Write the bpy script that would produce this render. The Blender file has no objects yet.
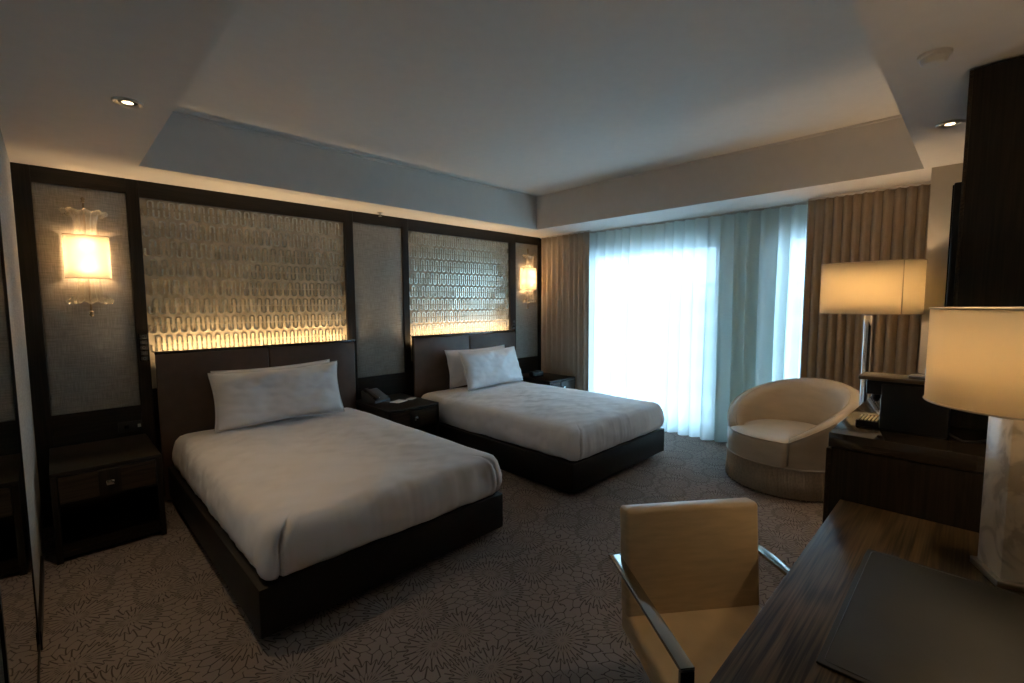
import bpy, bmesh, math, random
from mathutils import Vector, Matrix, noise

random.seed(7)
scene = bpy.context.scene
C = scene.collection
PI = math.pi

# ------------------------------------------------------------------ camera
yaw, pitch, roll, fpx = -0.781146, -0.0813518, -0.0056011, 464.144
F = Vector((-math.sin(yaw) * math.cos(pitch), math.cos(yaw) * math.cos(pitch), math.sin(pitch)))
Rv = Vector((math.cos(yaw), math.sin(yaw), 0))
Uv = Rv.cross(F)
R2 = Rv * math.cos(roll) + Uv * math.sin(roll)
U2 = -Rv * math.sin(roll) + Uv * math.cos(roll)
cam_data = bpy.data.cameras.new('camera')
cam_data.sensor_fit = 'HORIZONTAL'
cam_data.sensor_width = 36.0
cam_data.lens = fpx * 36.0 / 1024.0
cam_data.clip_start = 0.02
cam = bpy.data.objects.new('camera', cam_data)
C.objects.link(cam)
m = Matrix((R2, U2, -F)).transposed().to_4x4()
m.translation = Vector((-1.240, -4.574, 1.553))
cam.matrix_world = m
scene.camera = cam

# ------------------------------------------------------------------ world, exposure
world = bpy.data.worlds.new('overcast_sky')
scene.world = world
world.use_nodes = True
bg = world.node_tree.nodes['Background']
bg.inputs['Color'].default_value = (0.50, 0.72, 1.0, 1)
bg.inputs['Strength'].default_value = 5.0
scene.view_settings.view_transform = 'Standard'
scene.view_settings.look = 'None'
scene.view_settings.gamma = 1.0
scene.view_settings.use_curve_mapping = False
scene.view_settings.exposure = 1.47

LAMP = (1.0, 0.70, 0.40)


def daylight_portal(loc, sx, sy):
    ld = bpy.data.lights.new('window_portal', 'AREA')
    ld.shape = 'RECTANGLE'
    ld.size, ld.size_y = sx, sy
    ld.cycles.is_portal = True
    o = bpy.data.objects.new('window_portal', ld)
    o.location = loc
    o.rotation_euler = (0, math.radians(90), 0)   # faces -x, into the room
    C.objects.link(o)


daylight_portal((4.34, -1.65, 1.15), 2.2, 1.7)
daylight_portal((4.34, -3.60, 1.15), 2.2, 0.5)

# ------------------------------------------------------------------ materials
M = {}


def nt(name):
    mt = bpy.data.materials.new(name)
    mt.use_nodes = True
    t = mt.node_tree
    p = t.nodes['Principled BSDF']
    M[name] = mt
    return mt, t, p


def N(t, typ, **kw):
    n = t.nodes.new(typ)
    for k, v in kw.items():
        if k in n.inputs:
            n.inputs[k].default_value = v
        else:
            setattr(n, k, v)
    return n


def col4(c):
    return (c[0], c[1], c[2], 1)


def plain(name, c, rough=0.5, metal=0.0, var=0.06, scale=12.0, bump=0.0, bscale=80.0, stretch=(1, 1, 1), spec=0.5, coat=0.0):
    mt, t, p = nt(name)
    tc = N(t, 'ShaderNodeTexCoord')
    mp = N(t, 'ShaderNodeMapping')
    mp.inputs['Scale'].default_value = stretch
    t.links.new(tc.outputs['Object'], mp.inputs['Vector'])
    nz = N(t, 'ShaderNodeTexNoise', Scale=scale, Detail=4.0)
    t.links.new(mp.outputs[0], nz.inputs['Vector'])
    rp = N(t, 'ShaderNodeValToRGB')
    rp.color_ramp.elements[0].position = 0.3
    rp.color_ramp.elements[1].position = 0.7
    rp.color_ramp.elements[0].color = col4([max(0, x * (1 - var)) for x in c])
    rp.color_ramp.elements[1].color = col4([min(1, x * (1 + var)) for x in c])
    t.links.new(nz.outputs['Fac'], rp.inputs['Fac'])
    t.links.new(rp.outputs['Color'], p.inputs['Base Color'])
    p.inputs['Roughness'].default_value = rough
    p.inputs['Metallic'].default_value = metal
    p.inputs['Specular IOR Level'].default_value = spec
    p.inputs['Coat Weight'].default_value = coat
    if bump > 0:
        n2 = N(t, 'ShaderNodeTexNoise', Scale=bscale, Detail=3.0)
        t.links.new(mp.outputs[0], n2.inputs['Vector'])
        b = N(t, 'ShaderNodeBump', Strength=bump, Distance=0.01)
        t.links.new(n2.outputs['Fac'], b.inputs['Height'])
        t.links.new(b.outputs[0], p.inputs['Normal'])
    return mt


def wood(name, c0, c1, rough, axis='X', scale=1.0, coat=0.0, spec=0.3):
    """dark stained oak: long fibres plus cathedral figure"""
    mt, t, p = nt(name)
    tc = N(t, 'ShaderNodeTexCoord')
    mp = N(t, 'ShaderNodeMapping')
    s = {'X': (0.6, 7, 7), 'Y': (7, 0.6, 7), 'Z': (7, 7, 0.6)}[axis]
    mp.inputs['Scale'].default_value = [v * scale for v in s]
    t.links.new(tc.outputs['Object'], mp.inputs['Vector'])
    n1 = N(t, 'ShaderNodeTexNoise', Scale=0.9, Detail=2.0, Distortion=0.6)
    t.links.new(mp.outputs[0], n1.inputs['Vector'])
    mul = N(t, 'ShaderNodeMath', operation='MULTIPLY')
    mul.inputs[1].default_value = 80.0
    t.links.new(n1.outputs['Fac'], mul.inputs[0])
    sn = N(t, 'ShaderNodeMath', operation='SINE')
    t.links.new(mul.outputs[0], sn.inputs[0])
    mp2 = N(t, 'ShaderNodeMapping')
    s2 = {'X': (3, 160, 160), 'Y': (160, 3, 160), 'Z': (160, 160, 3)}[axis]
    mp2.inputs['Scale'].default_value = s2
    t.links.new(tc.outputs['Object'], mp2.inputs['Vector'])
    n2 = N(t, 'ShaderNodeTexNoise', Scale=1.0, Detail=3.0)
    t.links.new(mp2.outputs[0], n2.inputs['Vector'])
    ad = N(t, 'ShaderNodeMath', operation='MULTIPLY_ADD')
    ad.inputs[1].default_value = 0.075
    t.links.new(sn.outputs[0], ad.inputs[0])
    t.links.new(n2.outputs['Fac'], ad.inputs[2])
    rp = N(t, 'ShaderNodeValToRGB')
    rp.color_ramp.elements[0].position = 0.35
    rp.color_ramp.elements[1].position = 0.85
    rp.color_ramp.elements[0].color = col4(c0)
    rp.color_ramp.elements[1].color = col4(c1)
    t.links.new(ad.outputs[0], rp.inputs['Fac'])
    t.links.new(rp.outputs['Color'], p.inputs['Base Color'])
    p.inputs['Roughness'].default_value = rough
    p.inputs['Specular IOR Level'].default_value = spec
    p.inputs['Coat Weight'].default_value = coat
    p.inputs['Coat Roughness'].default_value = 0.08
    b = N(t, 'ShaderNodeBump', Strength=0.08, Distance=0.002)
    t.links.new(n2.outputs['Fac'], b.inputs['Height'])
    t.links.new(b.outputs[0], p.inputs['Normal'])
    return mt


def weave(name, c, rough=0.9, sc=420.0, var=0.22):
    """woven wall cloth: two crossed noise streaks"""
    mt, t, p = nt(name)
    tc = N(t, 'ShaderNodeTexCoord')
    outs = []
    for s in ((sc, sc, 18), (18, 18, sc)):
        mp = N(t, 'ShaderNodeMapping')
        mp.inputs['Scale'].default_value = s
        t.links.new(tc.outputs['Object'], mp.inputs['Vector'])
        n = N(t, 'ShaderNodeTexNoise', Scale=0.6, Detail=2.0)
        t.links.new(mp.outputs[0], n.inputs['Vector'])
        outs.append(n)
    ad = N(t, 'ShaderNodeMath', operation='ADD')
    t.links.new(outs[0].outputs['Fac'], ad.inputs[0])
    t.links.new(outs[1].outputs['Fac'], ad.inputs[1])
    rp = N(t, 'ShaderNodeValToRGB')
    rp.color_ramp.elements[0].position = 0.4
    rp.color_ramp.elements[1].position = 0.62
    hf = N(t, 'ShaderNodeMath', operation='MULTIPLY')
    hf.inputs[1].default_value = 0.5
    t.links.new(ad.outputs[0], hf.inputs[0])
    rp.color_ramp.elements[0].color = col4([x * (1 - var) for x in c])
    rp.color_ramp.elements[1].color = col4([x * (1 + var) for x in c])
    t.links.new(hf.outputs[0], rp.inputs['Fac'])
    t.links.new(rp.outputs['Color'], p.inputs['Base Color'])
    p.inputs['Roughness'].default_value = rough
    p.inputs['Specular IOR Level'].default_value = 0.15
    b = N(t, 'ShaderNodeBump', Strength=0.25, Distance=0.002)
    t.links.new(hf.outputs[0], b.inputs['Height'])
    t.links.new(b.outputs[0], p.inputs['Normal'])
    return mt


def carpet_mat():
    mt, t, p = nt('carpet')
    tc = N(t, 'ShaderNodeTexCoord')
    v1 = N(t, 'ShaderNodeTexVoronoi', voronoi_dimensions='2D', feature='F1', Scale=3.7, Randomness=0.8)
    nzw = N(t, 'ShaderNodeTexNoise', Scale=5.0, Detail=0.0)
    t.links.new(tc.outputs['Object'], nzw.inputs['Vector'])
    wsub = N(t, 'ShaderNodeVectorMath', operation='SUBTRACT')
    wsub.inputs[1].default_value = (0.5, 0.5, 0.5)
    t.links.new(nzw.outputs['Color'], wsub.inputs[0])
    wsc = N(t, 'ShaderNodeVectorMath', operation='SCALE')
    wsc.inputs['Scale'].default_value = 0.07
    t.links.new(wsub.outputs[0], wsc.inputs[0])
    wad = N(t, 'ShaderNodeVectorMath', operation='ADD')
    t.links.new(tc.outputs['Object'], wad.inputs[0])
    t.links.new(wsc.outputs[0], wad.inputs[1])
    t.links.new(wad.outputs[0], v1.inputs['Vector'])
    df = N(t, 'ShaderNodeVectorMath', operation='SUBTRACT')
    t.links.new(wad.outputs[0], df.inputs[0])
    t.links.new(v1.outputs['Position'], df.inputs[1])
    sp = N(t, 'ShaderNodeSeparateXYZ')
    t.links.new(df.outputs[0], sp.inputs[0])
    an = N(t, 'ShaderNodeMath', operation='ARCTAN2')
    t.links.new(sp.outputs['Y'], an.inputs[0])
    t.links.new(sp.outputs['X'], an.inputs[1])
    ln = N(t, 'ShaderNodeVectorMath', operation='LENGTH')
    t.links.new(df.outputs[0], ln.inputs[0])

    def mth(op, a, b=None, c=None):
        n = N(t, 'ShaderNodeMath', operation=op)
        for k, v in enumerate((a, b, c)):
            if v is None:
                continue
            if hasattr(v, 'is_output'):
                t.links.new(v, n.inputs[k])
            else:
                n.inputs[k].default_value = v
        return n.outputs[0]

    NP, RG = 20, 0.058                 # petals per ring, ring depth in metres
    th, rad = an.outputs[0], ln.outputs['Value']
    r_s = mth('MULTIPLY_ADD', mth('COSINE', mth('MULTIPLY', th, float(NP))), 0.012, rad)
    q = mth('DIVIDE', r_s, RG)
    kk = mth('FLOOR', q)
    fr = mth('FRACT', q)
    ring_d = mth('MULTIPLY', mth('MINIMUM', fr, mth('SUBTRACT', 1.0, fr)), RG)
    th2 = mth('MULTIPLY_ADD', kk, PI / NP, th)
    petal_d = mth('MULTIPLY', mth('ABSOLUTE', mth('SINE', mth('MULTIPLY', th2, NP / 2.0))), mth('MULTIPLY', rad, 2.0 / NP))
    petal_d = mth('ADD', petal_d, mth('MULTIPLY', mth('MAXIMUM', mth('SUBTRACT', 0.045, rad), 0.0), 0.12))
    line_d = mth('MINIMUM', ring_d, petal_d)
    rp = N(t, 'ShaderNodeValToRGB')
    rp.color_ramp.elements[0].position = 0.10
    rp.color_ramp.elements[1].position = 0.38
    rp.color_ramp.elements[0].color = (0.072, 0.056, 0.047, 1)
    rp.color_ramp.elements[1].color = (0.30, 0.247, 0.218, 1)
    t.links.new(mth('MULTIPLY', line_d, 100.0), rp.inputs['Fac'])
    pile = N(t, 'ShaderNodeTexNoise', Scale=380.0, Detail=2.0)
    t.links.new(tc.outputs['Object'], pile.inputs['Vector'])
    mx = N(t, 'ShaderNodeMix', data_type='RGBA', blend_type='MULTIPLY')
    mx.inputs[0].default_value = 0.5
    t.links.new(rp.outputs['Color'], mx.inputs[6])
    t.links.new(pile.outputs['Color'], mx.inputs[7])
    big = N(t, 'ShaderNodeTexNoise', Scale=2.2, Detail=3.0)
    t.links.new(tc.outputs['Object'], big.inputs['Vector'])
    br = N(t, 'ShaderNodeMapRange')
    br.inputs[3].default_value = 1.0
    br.inputs[4].default_value = 1.5
    t.links.new(big.outputs['Fac'], br.inputs[0])
    mm = N(t, 'ShaderNodeVectorMath', operation='SCALE')
    t.links.new(mx.outputs[2], mm.inputs[0])
    t.links.new(br.outputs[0], mm.inputs['Scale'])
    t.links.new(mm.outputs[0], p.inputs['Base Color'])
    p.inputs['Roughness'].default_value = 0.95
    p.inputs['Specular IOR Level'].default_value = 0.1
    b = N(t, 'ShaderNodeBump', Strength=0.5, Distance=0.004)
    t.links.new(pile.outputs['Fac'], b.inputs['Height'])
    t.links.new(b.outputs[0], p.inputs['Normal'])


def cloth_light(name, c, trans, see=0.0, tcol=None):
    """thin cloth that lets light through (lamp shades, sheers)"""
    mt, t, p = nt(name)
    out = t.nodes['Material Output']
    t.nodes.remove(p)
    d = N(t, 'ShaderNodeBsdfDiffuse')
    d.inputs['Color'].default_value = col4(c)
    tr = N(t, 'ShaderNodeBsdfTranslucent')
    tr.inputs['Color'].default_value = col4(tcol or c)
    tc = N(t, 'ShaderNodeTexCoord')
    mp = N(t, 'ShaderNodeMapping')
    mp.inputs['Scale'].default_value = (200, 200, 25)
    t.links.new(tc.outputs['Object'], mp.inputs['Vector'])
    nz = N(t, 'ShaderNodeTexNoise', Scale=1.0, Detail=2.0)
    t.links.new(mp.outputs[0], nz.inputs['Vector'])
    mr = N(t, 'ShaderNodeMapRange')
    mr.inputs[3].default_value = trans - 0.06
    mr.inputs[4].default_value = trans + 0.06
    t.links.new(nz.outputs['Fac'], mr.inputs[0])
    mx = N(t, 'ShaderNodeMixShader')
    t.links.new(mr.outputs[0], mx.inputs[0])
    t.links.new(d.outputs[0], mx.inputs[1])
    t.links.new(tr.outputs[0], mx.inputs[2])
    last = mx
    if see > 0:
        tp = N(t, 'ShaderNodeBsdfTransparent')
        tp.inputs['Color'].default_value = col4(tcol or c)
        m2 = N(t, 'ShaderNodeMixShader')
        m2.inputs[0].default_value = see
        t.links.new(mx.outputs[0], m2.inputs[1])
        t.links.new(tp.outputs[0], m2.inputs[2])
        last = m2
    t.links.new(last.outputs[0], out.inputs['Surface'])
    return mt


def glass(name, tint, see=0.85, milky=0.0, rough=0.02):
    mt, t, p = nt(name)
    out = t.nodes['Material Output']
    t.nodes.remove(p)
    tp = N(t, 'ShaderNodeBsdfTransparent')
    tp.inputs['Color'].default_value = col4(tint)
    gl = N(t, 'ShaderNodeBsdfGlossy')
    gl.inputs['Roughness'].default_value = rough
    fr = N(t, 'ShaderNodeFresnel', IOR=1.5)
    mx = N(t, 'ShaderNodeMixShader')
    t.links.new(fr.outputs[0], mx.inputs[0])
    t.links.new(tp.outputs[0], mx.inputs[1])
    t.links.new(gl.outputs[0], mx.inputs[2])
    last = mx
    if milky > 0:
        tl = N(t, 'ShaderNodeBsdfTranslucent')
        tl.inputs['Color'].default_value = col4(tint)
        df = N(t, 'ShaderNodeBsdfDiffuse')
        df.inputs['Color'].default_value = col4(tint)
        m1 = N(t, 'ShaderNodeMixShader')
        m1.inputs[0].default_value = 0.5
        t.links.new(tl.outputs[0], m1.inputs[1])
        t.links.new(df.outputs[0], m1.inputs[2])
        m3 = N(t, 'ShaderNodeMixShader')
        m3.inputs[0].default_value = milky
        t.links.new(mx.outputs[0], m3.inputs[1])
        t.links.new(m1.outputs[0], m3.inputs[2])
        last = m3
    t.links.new(last.outputs[0], out.inputs['Surface'])
    return mt


def emit(name, c, s):
    mt, t, p = nt(name)
    p.inputs['Base Color'].default_value = col4(c)
    p.inputs['Emission Color'].default_value = col4(c)
    p.inputs['Emission Strength'].default_value = s
    return mt


def marble(name):
    mt, t, p = nt(name)
    tc = N(t, 'ShaderNodeTexCoord')
    n1 = N(t, 'ShaderNodeTexNoise', Scale=7.0, Detail=6.0, Distortion=1.6)
    t.links.new(tc.outputs['Object'], n1.inputs['Vector'])
    rp = N(t, 'ShaderNodeValToRGB')
    e = rp.color_ramp.elements
    e[0].position, e[0].color = 0.40, (0.42, 0.36, 0.28, 1)
    e[1].position, e[1].color = 0.54, (0.66, 0.59, 0.48, 1)
    x = e.new(0.47)
    x.color = (0.60, 0.53, 0.43, 1)
    t.links.new(n1.outputs['Fac'], rp.inputs['Fac'])
    t.links.new(rp.outputs['Color'], p.inputs['Base Color'])
    p.inputs['Roughness'].default_value = 0.3


def mosaic_ground():
    """pearl strips between the U tiles: each narrow strip its own tone"""
    mt, t, p = nt('pearl_ground')
    tc = N(t, 'ShaderNodeTexCoord')
    mp = N(t, 'ShaderNodeMapping')
    mp.inputs['Scale'].default_value = (30.0, 1.0, 13.4)
    t.links.new(tc.outputs['Object'], mp.inputs['Vector'])
    sp = N(t, 'ShaderNodeSeparateXYZ')
    t.links.new(mp.outputs[0], sp.inputs[0])
    fl = []
    for k in ('X', 'Z'):
        f = N(t, 'ShaderNodeMath', operation='FLOOR')
        t.links.new(sp.outputs[k], f.inputs[0])
        fl.append(f)
    cb = N(t, 'ShaderNodeCombineXYZ')
    t.links.new(fl[0].outputs[0], cb.inputs['X'])
    t.links.new(fl[1].outputs[0], cb.inputs['Y'])
    wn = N(t, 'ShaderNodeTexWhiteNoise', noise_dimensions='2D')
    t.links.new(cb.outputs[0], wn.inputs['Vector'])
    rp = N(t, 'ShaderNodeValToRGB')
    rp.color_ramp.elements[0].color = (0.42, 0.34, 0.235, 1)
    rp.color_ramp.elements[1].color = (0.60, 0.50, 0.36, 1)
    t.links.new(wn.outputs['Value'], rp.inputs['Fac'])
    t.links.new(rp.outputs['Color'], p.inputs['Base Color'])
    p.inputs['Roughness'].default_value = 0.45
    p.inputs['Specular IOR Level'].default_value = 0.35


plain('ceiling_paint', (0.68, 0.63, 0.575), 0.75, var=0.02, bump=0.03)
plain('wall_paint', (0.55, 0.495, 0.42), 0.85, var=0.03, bump=0.05)
weave('wall_cloth', (0.42, 0.41, 0.38))
weave('panel_cloth', (0.36, 0.335, 0.295))
carpet_mat()
wood('dark_oak_v', (0.008, 0.006, 0.004), (0.026, 0.018, 0.012), 0.42, 'Z')
wood('dark_oak_h', (0.008, 0.006, 0.004), (0.026, 0.018, 0.012), 0.42, 'X')
wood('desk_oak', (0.022, 0.015, 0.008), (0.16, 0.105, 0.052), 0.36, 'X', 0.8, spec=0.14)
wood('drawer_oak', (0.020, 0.013, 0.008), (0.066, 0.044, 0.027), 0.4, 'X')
plain('bed_leather', (0.014, 0.011, 0.009), 0.5, var=0.15, bump=0.08, bscale=160, spec=0.3)
plain('headboard_leather', (0.105, 0.062, 0.042), 0.40, var=0.12, bump=0.08, bscale=180)


def linen(name, c, sc, st):
    mt, t, p = nt(name)
    tc = N(t, 'ShaderNodeTexCoord')
    mp = N(t, 'ShaderNodeMapping')
    mp.inputs['Scale'].default_value = (1.0, 1.7, 1.3)
    mp.inputs['Rotation'].default_value = (0.0, 0.0, 0.5)
    t.links.new(tc.outputs['Object'], mp.inputs['Vector'])
    a = N(t, 'ShaderNodeTexNoise', noise_type='RIDGED_MULTIFRACTAL', Scale=sc, Detail=1.0, Distortion=0.4)
    b = N(t, 'ShaderNodeTexNoise', Scale=sc * 1.8, Detail=1.0)
    w = N(t, 'ShaderNodeTexNoise', Scale=600.0, Detail=1.0)
    for n in (a, b, w):
        t.links.new(mp.outputs[0], n.inputs['Vector'])
    m1 = N(t, 'ShaderNodeMath', operation='MULTIPLY_ADD')
    m1.inputs[1].default_value = 0.35
    t.links.new(a.outputs['Fac'], m1.inputs[0])
    t.links.new(b.outputs['Fac'], m1.inputs[2])
    bp = N(t, 'ShaderNodeBump', Strength=st, Distance=0.05)
    t.links.new(m1.outputs[0], bp.inputs['Height'])
    b2 = N(t, 'ShaderNodeBump', Strength=0.05, Distance=0.001)
    t.links.new(w.outputs['Fac'], b2.inputs['Height'])
    t.links.new(bp.outputs[0], b2.inputs['Normal'])
    t.links.new(b2.outputs[0], p.inputs['Normal'])
    rp = N(t, 'ShaderNodeValToRGB')
    rp.color_ramp.elements[0].color = col4([x * .97 for x in c])
    rp.color_ramp.elements[1].color = col4(c)
    t.links.new(w.outputs['Fac'], rp.inputs['Fac'])
    t.links.new(rp.outputs['Color'], p.inputs['Base Color'])
    p.inputs['Roughness'].default_value = 0.85
    p.inputs['Specular IOR Level'].default_value = 0.2


linen('linen', (0.88, 0.86, 0.865), 2.2, 0.9)
linen('pillow_linen', (0.89, 0.88, 0.89), 3.2, 0.8)
plain('drape', (0.43, 0.34, 0.25), 0.48, var=0.08, scale=30, stretch=(4, 4, 0.4), bump=0.05)
plain('chair_satin', (0.52, 0.43, 0.32), 0.36, var=0.07, scale=6, bump=0.06, bscale=60, stretch=(1, 1, 3))
plain('fringe_yarn', (0.58, 0.48, 0.36), 0.75, var=0.15, scale=60)
plain('piping_cord', (0.58, 0.50, 0.39), 0.6)
plain('chair_leather', (0.57, 0.43, 0.26), 0.40, var=0.10, scale=9, stretch=(1, 1, 6), bump=0.05, bscale=50)
plain('chrome', (0.80, 0.80, 0.80), 0.10, metal=1.0, var=0.02)
plain('dark_chrome', (0.42, 0.42, 0.40), 0.12, metal=1.0, var=0.03)
plain('satin_steel', (0.62, 0.60, 0.56), 0.28, metal=1.0, var=0.04)
plain('brass_dark', (0.25, 0.19, 0.12), 0.35, metal=1.0, var=0.1)
plain('black_plastic', (0.010, 0.010, 0.011), 0.35, var=0.1)
plain('black_gloss', (0.006, 0.006, 0.007), 0.08, var=0.1)
plain('grey_plastic', (0.10, 0.11, 0.12), 0.4)
plain('brown_lid', (0.16, 0.11, 0.07), 0.3)
plain('white_paint', (0.60, 0.58, 0.55), 0.5, var=0.02)
plain('paper', (0.82, 0.82, 0.80), 0.8, var=0.02)
plain('desk_pad_leather', (0.019, 0.020, 0.017), 0.6, var=0.12, bump=0.1, bscale=300)
plain('stone_top', (0.022, 0.016, 0.011), 0.10, var=0.2, scale=5, coat=0.5)
plain('pearl_tile', (0.88, 0.82, 0.70), 0.25, metal=0.9, var=0.22, scale=26, bump=0.05)
plain('mirror_silver', (0.86, 0.87, 0.86), 0.02, metal=1.0, var=0.01)
plain('window_frame_paint', (0.30, 0.31, 0.31), 0.4)
plain('concrete', (0.60, 0.60, 0.58), 0.9)
plain('facade_glass', (0.38, 0.42, 0.44), 0.5)
marble('marble')
mosaic_ground()
cloth_light('shade_cloth', (0.82, 0.78, 0.70), 0.50, tcol=(0.92, 0.80, 0.58))
cloth_light('sheer_cloth', (0.78, 0.90, 0.86), 0.66, see=0.06, tcol=(0.87, 0.955, 0.95))
cloth_light('sconce_cloth', (0.84, 0.80, 0.74), 0.66, tcol=(0.92, 0.87, 0.78))
glass('pane_glass', (0.95, 0.98, 0.98))
glass('fluted_glass', (0.92, 0.88, 0.80), milky=0.22, rough=0.06)
emit('bulb_glow', (1.0, 0.72, 0.42), 4.0)
emit('led_glow', (1.0, 0.70, 0.38), 8.0)


# ------------------------------------------------------------------ mesh helpers
def box(bm, x0, x1, y0, y1, z0, z1, bevel=0.0, seg=2, mtx=None):
    vs = [bm.verts.new((x, y, z)) for z in (z0, z1) for y in (y0, y1) for x in (x0, x1)]
    fs = [bm.faces.new([vs[i] for i in q]) for q in
          ((0, 2, 3, 1), (4, 5, 7, 6), (0, 1, 5, 4), (1, 3, 7, 5), (3, 2, 6, 7), (2, 0, 4, 6))]
    if bevel > 0:
        es = list({e for f in fs for e in f.edges})
        r = bmesh.ops.bevel(bm, geom=es, offset=bevel, segments=seg, profile=0.5, affect='EDGES')
        vs = list({v for f in r['faces'] for v in f.verts} | {v for v in vs if v.is_valid})
    if mtx is not None:
        bmesh.ops.transform(bm, matrix=mtx, verts=[v for v in vs if v.is_valid])
    return vs


def loft(bm, rings, close=True, cap0=False, cap1=False):
    rr = [[bm.verts.new(p) for p in r] for r in rings]
    n = len(rr[0])
    for a, b in zip(rr, rr[1:]):
        for i in range(n if close else n - 1):
            j = (i + 1) % n
            bm.faces.new((a[i], a[j], b[j], b[i]))
    if cap0:
        bm.faces.new(list(reversed(rr[0])))
    if cap1:
        bm.faces.new(rr[-1])
    return rr


def lathe(bm, prof, seg=32, cx=0, cy=0, sx=1, sy=1, cap0=True, cap1=True):
    rings = [[(cx + r * sx * math.cos(2 * PI * i / seg), cy + r * sy * math.sin(2 * PI * i / seg), z) for i in range(seg)]
             for r, z in prof]
    return loft(bm, rings, True, cap0, cap1)


def tube(bm, pts, r, seg=8, closed=False):
    pts = [Vector(p) for p in pts]
    rings = []
    n = len(pts)
    for i, p in enumerate(pts):
        a = pts[(i - 1) % n] if (closed or i > 0) else p
        b = pts[(i + 1) % n] if (closed or i < n - 1) else p
        d = (b - a).normalized()
        u = d.orthogonal() if abs(d.z) > 0.95 else d.cross(Vector((0, 0, 1)))
        if abs(d.z) > 0.95:
            u = Vector((1, 0, 0)) - d * d.x
        u.normalize()
        w = d.cross(u)
        rings.append([p + u * r * math.cos(2 * PI * k / seg) + w * r * math.sin(2 * PI * k / seg) for k in range(seg)])
    if closed:
        rings.append(rings[0])
    loft(bm, rings, True, not closed, not closed)


def obj(name, bm, mat, parent=None, smooth=False, label=None, loc=None, angle=None):
    bmesh.ops.recalc_face_normals(bm, faces=bm.faces[:])
    me = bpy.data.meshes.new(name)
    bm.to_mesh(me)
    bm.free()
    me.materials.append(M[mat])
    if smooth:
        for p in me.polygons:
            p.use_smooth = True
        if angle:
            me.set_sharp_from_angle(angle=math.radians(angle))
    o = bpy.data.objects.new(name, me)
    C.objects.link(o)
    if parent:
        o.parent = parent
    if loc:
        o.location = loc
    if label:
        o['label'] = label
    return o


def boxo(name, b, mat, parent=None, bevel=0.0, seg=2, label=None):
    bm = bmesh.new()
    box(bm, *b, bevel=bevel, seg=seg)
    return obj(name, bm, mat, parent, smooth=bevel > 0, angle=40, label=label)


def tag(o, label, cat, group=None, kind=None):
    o['label'] = label
    o['category'] = cat
    if group:
        o['group'] = group
    if kind:
        o['kind'] = kind
    return o


def thing(name, label, cat, loc=(0, 0, 0), rz=0.0, group=None, kind=None):
    o = bpy.data.objects.new(name, None)
    o.empty_display_size = 0.1
    C.objects.link(o)
    o.location = loc
    o.rotation_euler = (0, 0, rz)
    return tag(o, label, cat, group, kind)


def point_light(parent, loc, power, r=0.04, color=LAMP, name='bulb_light'):
    ld = bpy.data.lights.new(name, 'POINT')
    ld.energy = power
    ld.color = color
    ld.shadow_soft_size = r
    o = bpy.data.objects.new(name, ld)
    C.objects.link(o)
    o.parent = parent
    o.location = loc
    return o


def rrect(a, b, r, n=6):
    """rounded rectangle outline, half sizes a, b"""
    pts = []
    for cx, cy, a0 in ((a - r, b - r, 0), (-a + r, b - r, 90), (-a + r, -b + r, 180), (a - r, -b + r, 270)):
        for k in range(n + 1):
            t = math.radians(a0 + 90 * k / n)
            pts.append((cx + r * math.cos(t), cy + r * math.sin(t)))
    return pts


# ------------------------------------------------------------------ room shell
XL, XR, YB, YN, ZC, ZU = -1.37, 4.10, 0.03, -4.95, 2.50, 2.914
TL, TR, T0, T1 = -0.755, 3.263, -0.495, -4.235
XE = -2.6           # end of the entry recess behind the camera
YE = -3.0

tag(boxo('floor', (XE - 0.1, 4.45, YN - 0.1, 0.25, -0.10, 0.0), 'carpet'),
    'taupe carpet with dark leaf line pattern across the whole room', 'floor', kind='structure')

bm = bmesh.new()
for b in ((XE - 0.1, TL, YN - 0.1, 0.25, ZC, 3.0), (TR, 4.45, YN - 0.1, 0.25, ZC, 3.0),
          (TL, TR, T0, 0.25, ZC, 3.0), (TL, TR, YN - 0.1, T1, ZC, 3.0), (TL, TR, T1, T0, ZU, 3.0)):
    box(bm, *b)
ceil = tag(obj('ceiling', bm, 'ceiling_paint'), 'off white plaster ceiling with a deep rectangular raised tray', 'ceiling', kind='structure')
bm = bmesh.new()
for b in ((TL + .001, TR - .001, T0 - 0.012, T0, ZU - 0.018, ZU), (TR - 0.012, TR, T1 + .001, T0 - .013, ZU - 0.018, ZU)):
    box(bm, *b)
obj('cornice_strip', bm, 'ceiling_paint', ceil)

tag(boxo('wall_left', (XL - 0.12, XL, YE, YB, 0, ZC), 'wall_cloth'),
    'narrow strip of pale woven wall covering left of the headboard panelling', 'wall', kind='structure')
tag(boxo('wall_entry', (XE, XL - 0.12, YE, YE + 0.12, 0, ZC), 'wall_paint'), 'plain painted wall of the entry recess', 'wall', kind='structure')
tag(boxo('wall_rear', (XE - 0.1, XE, YN, YE + 0.12, 0, ZC), 'wall_paint'), 'plain painted wall at the rear of the entry', 'wall', kind='structure')
tag(boxo('wall_right', (XE, 4.35, YN - 0.1, YN, 0, ZC), 'wall_paint'), 'beige wall behind the desk and the television', 'wall', kind='structure')
tag(boxo('wall_pier', (3.27, 4.08, YN, -4.275, 0, ZC), 'wall_paint'),
    'beige wall pier beside the right hand drape', 'wall', kind='structure')

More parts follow.
